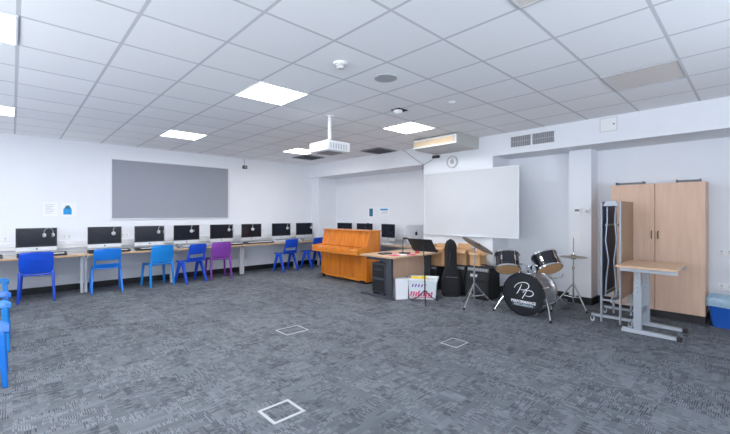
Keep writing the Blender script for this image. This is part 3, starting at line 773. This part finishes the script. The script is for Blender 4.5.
amp('small black amplifier behind the storage box', (5.56, 4.18, 0), .34, .34, .44)
def carton(name, lab, loc, rz, w, d, h, flap=.10):
    t = thing(name, lab, 'box', loc, rz, 'brown cardboard boxes')
    m = MB(); th = .005
    m.box(-w/2, w/2, -d/2, -d/2+th, 0, h).box(-w/2, w/2, d/2-th, d/2, 0, h).box(-w/2, -w/2+th, -d/2+th, d/2-th, 0, h).box(w/2-th, w/2, -d/2+th, d/2-th, 0, h).box(-w/2+th, w/2-th, -d/2+th, d/2-th, 0, th)
    m.build('carton', CARD, t)
    MB().bar((-w/2, 0, h), (-w/2-flap*.75, 0, h-flap*.6), d, .004, up=(0, 1, 0)).build('flap', CARD, t)
    MB().bar((w/2, 0, h), (w/2+flap*.3, 0, h+flap*.9), d, .004, up=(0, 1, 0)).build('flap', CARD, t)
    MB().bar((0, -d/2, h), (0, -d/2-flap*.7, h-flap*.7), w, .004, up=(1, 0, 0)).build('flap', CARD, t)
    MB().bar((0, d/2, h), (0, d/2+flap*.3, h+flap*.8), w, .004, up=(1, 0, 0)).build('flap', CARD, t)
    return t
carton('cardboard_box', 'open cardboard box on the amplifier right of the guitar bag', (5.80, 3.62, .50), R(5), .20, .27, .27)
carton('cardboard_box', 'open cardboard box behind the crash cymbal stand', (5.74, 3.27, .52), R(-6), .18, .20, .22, .06)
carton('cardboard_box', 'cardboard box left of the guitar bag, behind the storage box', (5.78, 4.06, .44), R(3), .22, .28, .34, .06)
# guitar bag
t = thing('guitar_bag', 'black padded guitar bag standing upright beside the amplifiers', 'bag', (5.40, 3.575, 0), R(-50))
def bag(u, v):
    z = v*.96; a = u*2*pi
    w = .155*(1-.0*v)
    k = v
    w = .168
    if k < .10: w = .168*(.80+.20*math.sqrt(max(0, 1-((.10-k)/.10)**2)))
    if k > .30: w = .168-.070*min(1, (k-.30)/.22)
    if k > .86: w *= math.sqrt(max(.02, 1-((k-.86)/.14)**2))
    d = .075 if k < .85 else .075*math.sqrt(max(.04, 1-((k-.85)/.15)**2))
    if k < .02: w *= .9
    ca, sa = cos(a), sin(a)
    return (math.copysign(abs(ca)**.7, ca)*w, math.copysign(abs(sa)**.7, sa)*d + .10*v, z)
m = MB(); rings = []
for j in range(33):
    rings.append([m.bm.verts.new(bag(i/28, j/32)) for i in range(28)])
for a, b in zip(rings, rings[1:]):
    for i in range(28): m.bm.faces.new((a[i], a[(i+1) % 28], b[(i+1) % 28], b[i]))
m.bm.faces.new(rings[0][::-1]); m.bm.faces.new(rings[-1]); m.build('padded_shell', BLACKF, t)
MB().hexa([(-.11, -.085, .07), (.11, -.085, .07), (.11, -.05, .07), (-.11, -.05, .07)], [(-.11, -.07, .34), (.11, -.07, .34), (.11, -.03, .34), (-.11, -.03, .34)]).build('front_pocket', BLACKF, t, .012)
MB().tube([(-.10, -.088, .33), (.10, -.088, .33)], .003).build('zip', MIDGREY, t)
MB().tube([(-.04, -.045, .50), (-.05, -.07, .56), (-.03, -.065, .66), (-.02, .0, .72)], .008).build('strap', BLACKP, t)

# ------------------------------------------------------------------ drum kit
def tripod(t, r, zt, zf=.012, angs=(90, 210, 330), m=CHROME, rad=.011, foot=True, part='leg'):
    for a in angs:
        ca, sa = cos(R(a)), sin(R(a))
        l = MB().tube([(0.01*ca, .01*sa, zt), (r*.9*ca, r*.9*sa, zf+.03), (r*ca, r*sa, zf)], rad).tube([(0.01*ca, .01*sa, zt*.45), (r*.5*ca, r*.5*sa, (zt+zf)*.5)], rad*.7).build(part, m, t)
        if foot: MB().lathe([(0, -.012), (.016, -.012), (.016, .01), (.009, .02), (0, .02)], (r*ca, r*sa, zf)).build('rubber_foot', BLACKP, l)
def cymbal(r):
    return [(0.006, .03), (.025, .026), (.045, .012), (.05, .008), (r*.6, .002), (r, -.008), (r, -.010), (r*.6, -.0), (.05, .005), (.02, .02), (.006, .026)]
# crash
t = thing('crash_cymbal_stand', 'tall chrome cymbal stand with a tilted dark crash cymbal', 'cymbal stand', (5.05, 2.94, 0))
MB().cyl((0, 0, .06), (0, 0, .55), .013, n=14).build('lower_tube', CHROME, t)
MB().cyl((0, 0, .53), (0, 0, .88), .009, n=12).build('upper_tube', CHROME, t)
MB().cyl((0, 0, .53), (0, 0, .57), .02, n=14).tube([(0, 0, .55), (.03, -.02, .55)], .006).build('wing_clamp', CHROME, t)
tripod(t, .30, .34, angs=(182, 62, -52))
lat = Vector((.726, -.687, 0)); fw = Vector((.687, .726, 0))
ax = (Vector((0, 0, 1)) + lat*.50 - fw*.26).normalized()
top = Vector((0, 0, .88)) + Vector((lat.x, lat.y, 0))*.03
MB().tube([(0, 0, .87), top, top+ax*.10], .006).build('tilter', CHROME, t)
MB().lathe(cymbal(.25), top+ax*.05, ax, 48).build('cymbal', BRONZE, t)
MB().lathe([(0, .0), (.012, 0), (.012, .02), (0, .025)], top+ax*.08, ax, 12).build('wing_nut', CHROME, t)
# hi-hat
t = thing('hi_hat_stand', 'chrome hi-hat stand with a pair of flat cymbals left of the folding table', 'hi-hat', (6.0, 1.87, 0))
MB().cyl((0, 0, .05), (0, 0, .60), .012, n=14).build('lower_tube', CHROME, t)
MB().cyl((0, 0, .58), (0, 0, .76), .008, n=12).build('upper_tube', CHROME, t)
MB().cyl((0, 0, .74), (0, 0, 1.04), .006, n=8).build('pull_rod', MIDGREY, t)
MB().cyl((0, 0, .58), (0, 0, .62), .02, n=14).build('clamp', CHROME, t)
tripod(t, .27, .36, angs=(110, 235, -15))
MB().lathe(cymbal(.18), (0, 0, .765), (0, 0, 1), 48).build('top_cymbal', BRONZEL, t)
MB().lathe(cymbal(.18), (0, 0, .750), (0, 0, -1), 48).build('bottom_cymbal', BRONZEL, t)
MB().lathe([(0, 0), (.016, 0), (.016, .03), (.008, .05), (0, .05)], (0, 0, .79)).build('clutch', CHROME, t)
p = MB().bar((-.24, .06, .03), (-.02, .0, .07), .07, .008, up=(0, 1, 0)).build('foot_plate', BLACKP, t)
# bass drum kit: bass drum, toms on a shared mount
t = thing('bass_drum', 'black bass drum with white script lettering on its front head', 'drum', (5.05, 2.21, 0), R(177))
# local +x = front normal
RB = .285; Zc = .295
sh = MB().lathe([(RB-.012, -.40), (RB-.012, -.015)], (0, 0, Zc), (1, 0, 0), 56).build('shell', mat('silver_drum_wrap', (.30, .32, .35), .25, .5, var=.2), t)
for x, nm in ((-.045, 'front_hoop'), (-.42, 'rear_hoop')):
    MB().lathe([(RB-.012, x), (RB+.006, x), (RB+.006, x+.04), (RB-.012, x+.04), (RB-.012, x)], (0, 0, Zc), (1, 0, 0), 56).build(nm, DRUMSHELL if x > -.1 else CHROME, t)
MB().lathe([(0, -.018), (RB-.012, -.018), (RB-.012, -.012), (0, -.012)], (0, 0, Zc), (1, 0, 0), 56).build('front_head', DRUMHEAD, t)
MB().lathe([(0, -.405), (RB-.013, -.405), (RB-.013, -.40), (0, -.40)], (0, 0, Zc), (1, 0, 0), 56).build('batter_head', LOGOW, t)
for i in range(8):
    a = 2*pi*i/8+pi/8; cy_, cz_ = cos(a), sin(a)
    m = MB().tube([(0.005, (RB+.012)*cy_, Zc+(RB+.012)*sin(a)), (-.13, (RB+.016)*cy_, Zc+(RB+.016)*cz_)], .004, 6)
    m.bar((-.13, RB*cy_, Zc+RB*cz_), (-.20, RB*cy_, Zc+RB*cz_), .022, .035, up=(0, -cz_, cy_)); m.tube([(-.2, (RB+.014)*cy_, Zc+(RB+.014)*cz_), (-.41, (RB+.012)*cy_, Zc+(RB+.012)*cz_)], .004, 6)
    m.build('tension_lug', CHROME, t)
for s in (-1, 1):
    sp = MB().tube([(-.10, s*(RB-.03), Zc+.02), (-.02, s*(RB+.06), .14), (.05, s*(RB+.11), .012)], .010).build('spur', CHROME, t)
    MB().lathe([(0, -.012), (.016, -.012), (.016, .02), (0, .02)], (.05, s*(RB+.11), .012)).build('rubber_foot', BLACKP, sp)
# lettering (front face at x=-.012; letter plane y to the right as seen from the front)
def stroke(mb, pts, w, x=-.0095):
    pts = [Vector((a, b)) for a, b in pts]; Lf = []; Rt = []
    for i, p_ in enumerate(pts):
        d_ = (pts[min(i+1, len(pts)-1)]-pts[max(i-1, 0)]).normalized(); n_ = Vector((-d_.y, d_.x))*w*(1-.35*abs(2*i/(len(pts)-1)-1))
        Lf.append(mb.bm.verts.new((x, p_.x+n_.x, Zc+p_.y+n_.y))); Rt.append(mb.bm.verts.new((x, p_.x-n_.x, Zc+p_.y-n_.y)))
    for i in range(len(pts)-1): mb.bm.faces.new((Lf[i], Lf[i+1], Rt[i+1], Rt[i]))
def bez(p0, p1, p2, p3, n=14):
    return [tuple((1-q)**3*a+3*(1-q)**2*q*b+3*(1-q)*q*q*c_+q**3*d_ for a, b, c_, d_ in zip(p0, p1, p2, p3)) for q in [i/n for i in range(n+1)]]
m = MB()
stroke(m, bez((-.015, .135), (-.03, .09), (-.06, .03), (-.085, -.005)), .006)
stroke(m, bez((-.12, .075), (-.08, .18), (.10, .19), (.085, .115))+bez((.085, .115), (.07, .06), (-.01, .05), (-.03, .065))[1:], .0055)
stroke(m, bez((.06, .065), (.04, .02), (.01, -.03), (-.01, -.06)), .006)
stroke(m, bez((.0, .02), (.03, .08), (.16, .075), (.145, .02))+bez((.145, .02), (.13, -.02), (.06, -.025), (.04, -.012))[1:], .0055)
m.build('script_lettering', LOGOW, t)
def text(body, size, loc, mname, m_, parent, wscale=1.):
    cu = bpy.data.curves.new('tmp_text', 'FONT'); cu.body = body; cu.size = size; cu.align_x = 'CENTER'; cu.align_y = 'CENTER'; cu.extrude = .0008; cu.resolution_u = 3
    cu.offset = .0012
    ob = bpy.data.objects.new('tmp_text', cu); C.objects.link(ob)
    dg = bpy.context.evaluated_depsgraph_get(); me = bpy.data.meshes.new_from_object(ob.evaluated_get(dg))
    bpy.data.objects.remove(ob)
    # text x -> local +y, text y -> z, facing local +x
    me.transform(Matrix(((0, 0, 1, loc[0]), (wscale, 0, 0, loc[1]), (0, 1, 0, loc[2]), (0, 0, 0, 1))))
    me.materials.clear(); me.materials.append(m_)
    o = bpy.data.objects.new(mname, me); C.objects.link(o); o.parent = parent; return o
MB().box(-.0115, -.0105, -.155, .165, Zc-.17, Zc-.085).build('lettering_panel', mat('panel_grey', (.05, .065, .08), .5, var=.3, scale=60), t)
text('PERFORMANCE', .050, (-.0095, .005, Zc-.106), 'performance_lettering', LOGOW, t, 1.0)
text('PERCUSSION', .042, (-.0095, .005, Zc-.148), 'percussion_lettering', LOGOG, t, 1.08)
# tom mount on the bass drum
m = MB().lathe([(0, 0), (.035, 0), (.035, .03), (.018, .04), (0, .04)], (-.18, 0, Zc+RB-.015)).cyl((-.18, 0, Zc+RB), (-.18, 0, Zc+RB+.11), .014, n=14)
m.box(-.21, -.15, -.035, .035, Zc+RB+.03, Zc+RB+.085)
for s in (-1, 1): m.tube([(-.18, 0, Zc+RB+.07), (-.18, s*.06, Zc+RB+.11), (-.18, s*.12, Zc+RB+.10)], .009)
m.build('tom_mount', CHROME, t)
def tom(lab, base, ax, r, d, lugs=6):
    """base = world centre of the lower head"""
    t = thing('tom_drum', lab, 'drum', tuple(base), 0, 'tom drums'); a = Vector(ax).normalized()
    MB().lathe([(r-.004, .012), (r-.004, d-.012)], (0, 0, 0), a, 48).build('shell', DRUMSHELL, t)
    for h, nm in ((0, 'lower_hoop'), (d-.022, 'upper_hoop')):
        MB().lathe([(r-.004, h), (r+.008, h), (r+.008, h+.022), (r-.004, h+.022), (r-.004, h)], (0, 0, 0), a, 48).build(nm, CHROME, t)
    MB().lathe([(0, .004), (r-.004, .004), (r-.004, .012), (0, .012)], (0, 0, 0), a, 48).build('lower_head', TANHEAD, t)
    MB().lathe([(0, d-.012), (r-.004, d-.012), (r-.004, d-.006), (0, d-.006)], (0, 0, 0), a, 48).build('top_head', LOGOW, t)
    u_ = a.orthogonal().normalized(); w_ = a.cross(u_)
    for i in range(lugs):
        q = 2*pi*i/lugs+.3; dd = u_*cos(q)+w_*sin(q)
        MB().bar(dd*(r+.004)+a*(d*.36), dd*(r+.004)+a*(d*.64), .024, .022, up=tuple(a.cross(dd))).tube([dd*(r+.012)+a*.01, dd*(r+.012)+a*(d-.01)], .003, 6).build('tension_lug', CHROME, t)
    dd = None
    return t
def placew(px_l, d_, z): return Vector((d_*.6874+px_l*.7263, d_*.7263-px_l*.6874, z))
tom('left black tom drum with a tan lower head, above the bass drum', placew(2.055, 5.34, .59), Vector((0, 0, 1))*.84 + fw*.50 + lat*.13, .166, .25)
tom('right black tom drum tilted left with an orange-tan lower head', placew(2.585, 5.20, .612), Vector((0, 0, 1))*.80 + fw*.56 - lat*.10, .172, .235)
# snare stand and pedal behind
t = thing('snare_stand', 'chrome snare drum stand between the bass drum and the hi-hat', 'stand', (5.78, 2.10, 0))
MB().cyl((0, 0, .06), (0, 0, .44), .011, n=12).build('tube', CHROME, t)
tripod(t, .24, .26, angs=(200, 80, -40))
m = MB()
for a in (20, 140, 260): m.tube([(0, 0, .44), (.10*cos(R(a)), .10*sin(R(a)), .46), (.17*cos(R(a)), .17*sin(R(a)), .49), (.175*cos(R(a)), .175*sin(R(a)), .53)], .007)
m.build('basket', CHROME, t)
t = thing('bass_drum_pedal', 'black bass drum pedal behind the right side of the drum', 'pedal', (5.56, 2.16, 0), R(-5))
MB().box(0, .30, -.045, .045, 0, .012).build('base_plate', BLACKP, t)
MB().bar((.28, 0, .02), (.05, 0, .07), .075, .008, up=(0, 1, 0)).build('foot_board', DKGREY, t)
MB().box(.0, .03, -.06, -.045, 0, .20).box(0, .03, .045, .06, 0, .20).cyl((.015, -.06, .19), (.015, .06, .19), .007, n=10).build('frame', CHROME, t)
MB().tube([(.015, 0, .19), (-.0, 0, .28), (-.02, 0, .34)], .005).lathe([(0, 0), (.022, 0), (.022, .04), (0, .04)], (-.035, 0, .35), (1, 0, 0), 14).build('beater', LTGREY, t)

# ------------------------------------------------------------------ folding table on castors
t = thing('folding_table', 'tall folded mobile table with wood tops and grey tube frame', 'folding table', (5.45, 1.165, 0)); t.scale = (1, .647, 1)
MB().box(.03, .68, 0, .022, .33, 1.55).build('tabletop', BEECH2, t, .003)
MB().box(.03, .68, .022, .028, .34, 1.54).build('underside', BLUETARP, t)
MB().box(.03, .68, .318, .340, .33, 1.55).build('tabletop', BEECH, t, .003)
MB().box(.03, .68, .312, .318, .34, 1.54).build('underside', BLUETARP, t)
for y in (.012, .326):
    MB().box(.024, .030, y-.013, y+.014, .33, 1.55).build('edge_band', LTGREY if y < .1 else GREENE, t)
    m = MB().tube([(.012, y, .02), (.012, y, 1.55)], .019, 10)
    m.build('end_post', GREYMET, t)
for s, y in ((1, .075), (-1, .262)):
    m = MB().tube([(.03, y, .36), (.03, y+s*.02, .60), (.04, y+s*.05, .80), (.03, y+s*.0, 1.05), (.03, y+s*.03, 1.30), (.05, y+s*.02, 1.48)], .013, 8)
    m.tube([(.55, y, .36), (.55, y, 1.40)], .011, 8).tube([(.03, y, .40), (.55, y, .40)], .012, 8).tube([(.03, y, 1.25), (.55, y, 1.25)], .012, 8)
    m.build('folding_leg', GREYMET, t)
MB().hexa([(.02, .03, 1.49), (.05, .03, 1.49), (.05, .31, 1.49), (.02, .31, 1.49)], [(.02, .09, 1.56), (.05, .09, 1.56), (.05, .25, 1.56), (.02, .25, 1.56)]).build('hinge_plate', GREYMET, t, .004)
m = MB().tube([(.012, .012, .30), (.012, .326, .30)], .013, 8).tube([(.62, .012, .30), (.62, .326, .30)], .013, 8)
m.box(-.015, .66, .135, .165, .28, .32); m.build('cross_bar', GREYMET, t)
for x in (.03, .60):
    m = MB().box(x-.02, x+.02, -.16, .50, .075, .105)
    if x < .1: m.box(x-.02, x+.02, .0, .03, .105, .33).box(x-.02, x+.02, .31, .34, .105, .33)
    else: m.box(x-.02, x+.02, .0, .03, .02, .56).box(x-.02, x+.02, .31, .34, .02, .33)
    m.build('base_frame', GREYMET, t)
    for y in (-.145, .485):
        w_ = MB().cyl((x-.013, y, .035), (x+.013, y, .035), .035, n=20).build('castor', LTGREY, t)
        MB().box(x-.02, x-.015, y-.02, y+.02, .03, .08).box(x+.015, x+.02, y-.02, y+.02, .03, .08).build('fork', CHROME, w_)
MB().bar((.10, -.10, .27), (.40, -.03, .33), .10, .02, up=(0, 1, 0)).build('step_plate', LTGREY, t)

# ------------------------------------------------------------------ cupboard
t = thing('tall_cupboard', 'tall beech two-door cupboard against the right wall', 'cupboard', (6.30, .955, 0))
m = MB().box(.0, .40, -.505, -.487, .10, 1.80).box(.0, .40, .487, .505, .10, 1.80).box(.0, .40, -.487, .487, 1.78, 1.80).box(.0, .40, -.487, .487, .10, .12).box(.38, .40, -.487, .487, .12, 1.78)
m.build('carcass', BEECH, t)
MB().box(.02, .38, -.50, .50, 0, .10).build('plinth', PLINTH, t)
for s, lab in ((-1, 'r'), (1, 'l')):
    y0, y1 = (.003, .503) if s > 0 else (-.503, -.003)
    d = MB().box(-.02, -.001, y0, y1, .105, 1.80).build('door', BEECH, t, .002)
    MB().tube([(-.02, s*.035, 1.06), (-.045, s*.035, 1.07), (-.045, s*.035, 1.15), (-.02, s*.035, 1.16)], .006).build('handle', DKGREY, d)
for y, w_, lab in ((1.27, .16, 'clear letter tray on the left of the cupboard top'), (.63, .12, 'thin metal tray on the right of the cupboard top')):
    q = thing('letter_tray', lab, 'tray', (6.50, y, 1.80))
    MB().box(-.10, .10, -w_, w_, 0.001, .006).build('base', LTGREY, q)
    MB().box(-.10, .10, -w_, -w_+.004, .006, .05).box(-.10, .10, w_-.004, w_, .006, .05).box(.096, .10, -w_+.004, w_-.004, .006, .05).build('sides', MIDGREY, q)

# ------------------------------------------------------------------ small adjustable desk
t = thing('adjustable_desk', 'small wood-topped height-adjustable desk on grey steel legs', 'desk', (5.03, .56, 0))
MB().box(0, .73, .02, .57, .78, .803).build('desktop', OAKTOP, t, .003)
MB().box(.04, .08, .02, .53, .74, .779).build('front_rail', GREYMET, t)
MB().box(.66, .69, .02, .09, .74, .779).build('rear_rail', GREYMET, t)
for x0 in (.245, .70):
    l = MB().box(x0-.02, x0+.02, .36, .44, .05, .55).build('outer_column', GREYMET, t, .003)
    MB().box(x0-.014, x0+.014, .37, .43, .55, .779).build('inner_column', GREYMET, t)
    MB().box(x0-.015, x0+.015, .10, .50, .735, .779).build('support_arm', GREYMET, t)
    m = MB()
    for q in range(5): m.cyl((x0-.021, .40, .48+q*.055), (x0-.0135 if q > 1 else x0-.0195, .40, .48+q*.055), .006, n=10)
    m.build('adjustment_holes', MIDGREY, t)
    f = MB().hexa([(x0-.03, .02, .005), (x0+.03, .02, .005), (x0+.03, .56, .005), (x0-.03, .56, .005)], [(x0-.025, .03, .04), (x0+.025, .03, .04), (x0+.025, .55, .055), (x0-.025, .55, .055)]).build('foot', GREYMET, t, .003)
    MB().box(x0-.034, x0+.034, .01, .05, 0, .042).build('end_cap', BLACKP, f)
MB().box(.245, .70, .39, .41, .20, .26).build('stretcher', GREYMET, t)

# ------------------------------------------------------------------ bin
t = thing('waste_bin', 'blue plastic waste bin with a pale blue liner', 'bin', (6.40, .22, 0))
def rrect(a, b, r, n=5):
    P = []
    for cx, cy, s in ((a-r, b-r, 0), (-a+r, b-r, 1), (-a+r, -b+r, 2), (a-r, -b+r, 3)):
        for i in range(n+1): q = (s+i/n)*pi/2; P.append((cx+r*cos(q), cy+r*sin(q)))
    return P
m = MB(); prev = None
for (s, z) in ((.80, 0), (.80, .01), (.97, .30), (1.0, .31), (1.03, .315), (1.03, .335), (.99, .335), (.95, .30), (.78, .02)):
    ring = [m.bm.verts.new((x*s, y*s, z)) for x, y in rrect(.155, .215, .04)]
    if prev:
        for i in range(len(ring)): j = (i+1) % len(ring); m.bm.faces.new((prev[i], prev[j], ring[j], ring[i]))
    else: m.bm.faces.new(ring[::-1])
    prev = ring
m.bm.faces.new(prev); m.build('tub', BLUEBIN, t)
m = MB(); prev = None; random.seed(3)
for (s, z) in ((1.05, .25), (1.065, .30), (1.055, .34), (1.0, .362), (.94, .335), (.86, .22), (.76, .10)):
    P = rrect(.155, .215, .04, 8); ring = []
    for i, (x, y) in enumerate(P):
        k_ = random.uniform(-.012, .016) if s > .9 else random.uniform(-.02, .0)
        ring.append(m.bm.verts.new((x*(s+abs(k_)), y*(s+abs(k_)), z+random.uniform(-.012, .012))))
    if prev:
        for i in range(len(ring)): j = (i+1) % len(ring); m.bm.faces.new((prev[i], prev[j], ring[j], ring[i]))
    prev = ring
m.bm.faces.new(prev); m.build('liner', LINER, t)

# ------------------------------------------------------------------ floor boxes
def floor_box(lab, cx, cy, sx, sy, rz=0., w_=.022, full=True):
    t = thing('floor_box', lab, 'floor box', (cx, cy, 0), rz, 'floor socket boxes')
    m = MB()
    for a, b, c, d in ((-sx, sx, -sy, -sy+w_), (-sx, sx, sy-w_, sy), (-sx, -sx+w_, -sy+w_, sy-w_), (sx-w_, sx, -sy+w_, sy-w_)): m.box(a, b, c, d, .0, .006)
    m.build('metal_trim', LTGREY, t, .002)
    MB().box(-sx+w_, sx-w_, -sy+w_, sy-w_, 0, .003).build('carpet_inlay', CARPET, t)
    h = MB().box(-sx+w_+.02, -sx+w_+.035, -.05, .05, .003, .006).build('lift_handle', DKGREY, t)
floor_box('floor socket box with a broad metal rim, nearest the camera', 1.375, 2.305, .125, .115, 0, .022)
floor_box('thin-rimmed floor socket box in the middle of the carpet', 2.43, 3.83, .15, .125, 0, .010, False)
floor_box('floor socket box towards the drum kit', 3.46, 2.25, .115, .10, 0, .007, False)

# ------------------------------------------------------------------ lights, world, camera
def area(name, loc, rot, sx, sy, e, col):
    l = bpy.data.lights.new(name, 'AREA'); l.shape = 'RECTANGLE'; l.size = sx; l.size_y = sy; l.energy = e; l.color = col
    o = bpy.data.objects.new(name, l); C.objects.link(o); o.location = loc; o.rotation_euler = rot
for (s0, s1), pw in zip(wy, (106, 70, 27)): area('window_daylight', (XL+.05, (s0+s1)/2, 1.6), (0, R(-112), 0), 1.2, s1-s0-.2, pw, (.90, .94, 1))
for s0, s1 in wx: area('window_daylight', ((s0+s1)/2, YN+.05, 1.6), (R(116), 0, 0), s1-s0-.2, 1.2, 58, (.80, .88, 1))
wd = bpy.data.worlds.new('sky'); S.world = wd; wd.use_nodes = True
wd.node_tree.nodes['Background'].inputs[0].default_value = (.75, .87, 1, 1); wd.node_tree.nodes['Background'].inputs[1].default_value = 1.2
cd = bpy.data.cameras.new('camera'); cam = bpy.data.objects.new('camera', cd); C.objects.link(cam)
A = math.atan2(393, 372.3)
cam.location = (0, 0, 1.39); cam.rotation_euler = (pi/2, 0, A-pi/2)
cd.sensor_width = 36; cd.lens = 372.3*36/730; cd.shift_y = -3/730; cd.clip_start = .05
S.camera = cam
S.cycles.use_denoising = True; S.cycles.max_bounces = 8; S.cycles.diffuse_bounces = 5
S.view_settings.view_transform = 'Standard'; S.view_settings.exposure = -.10
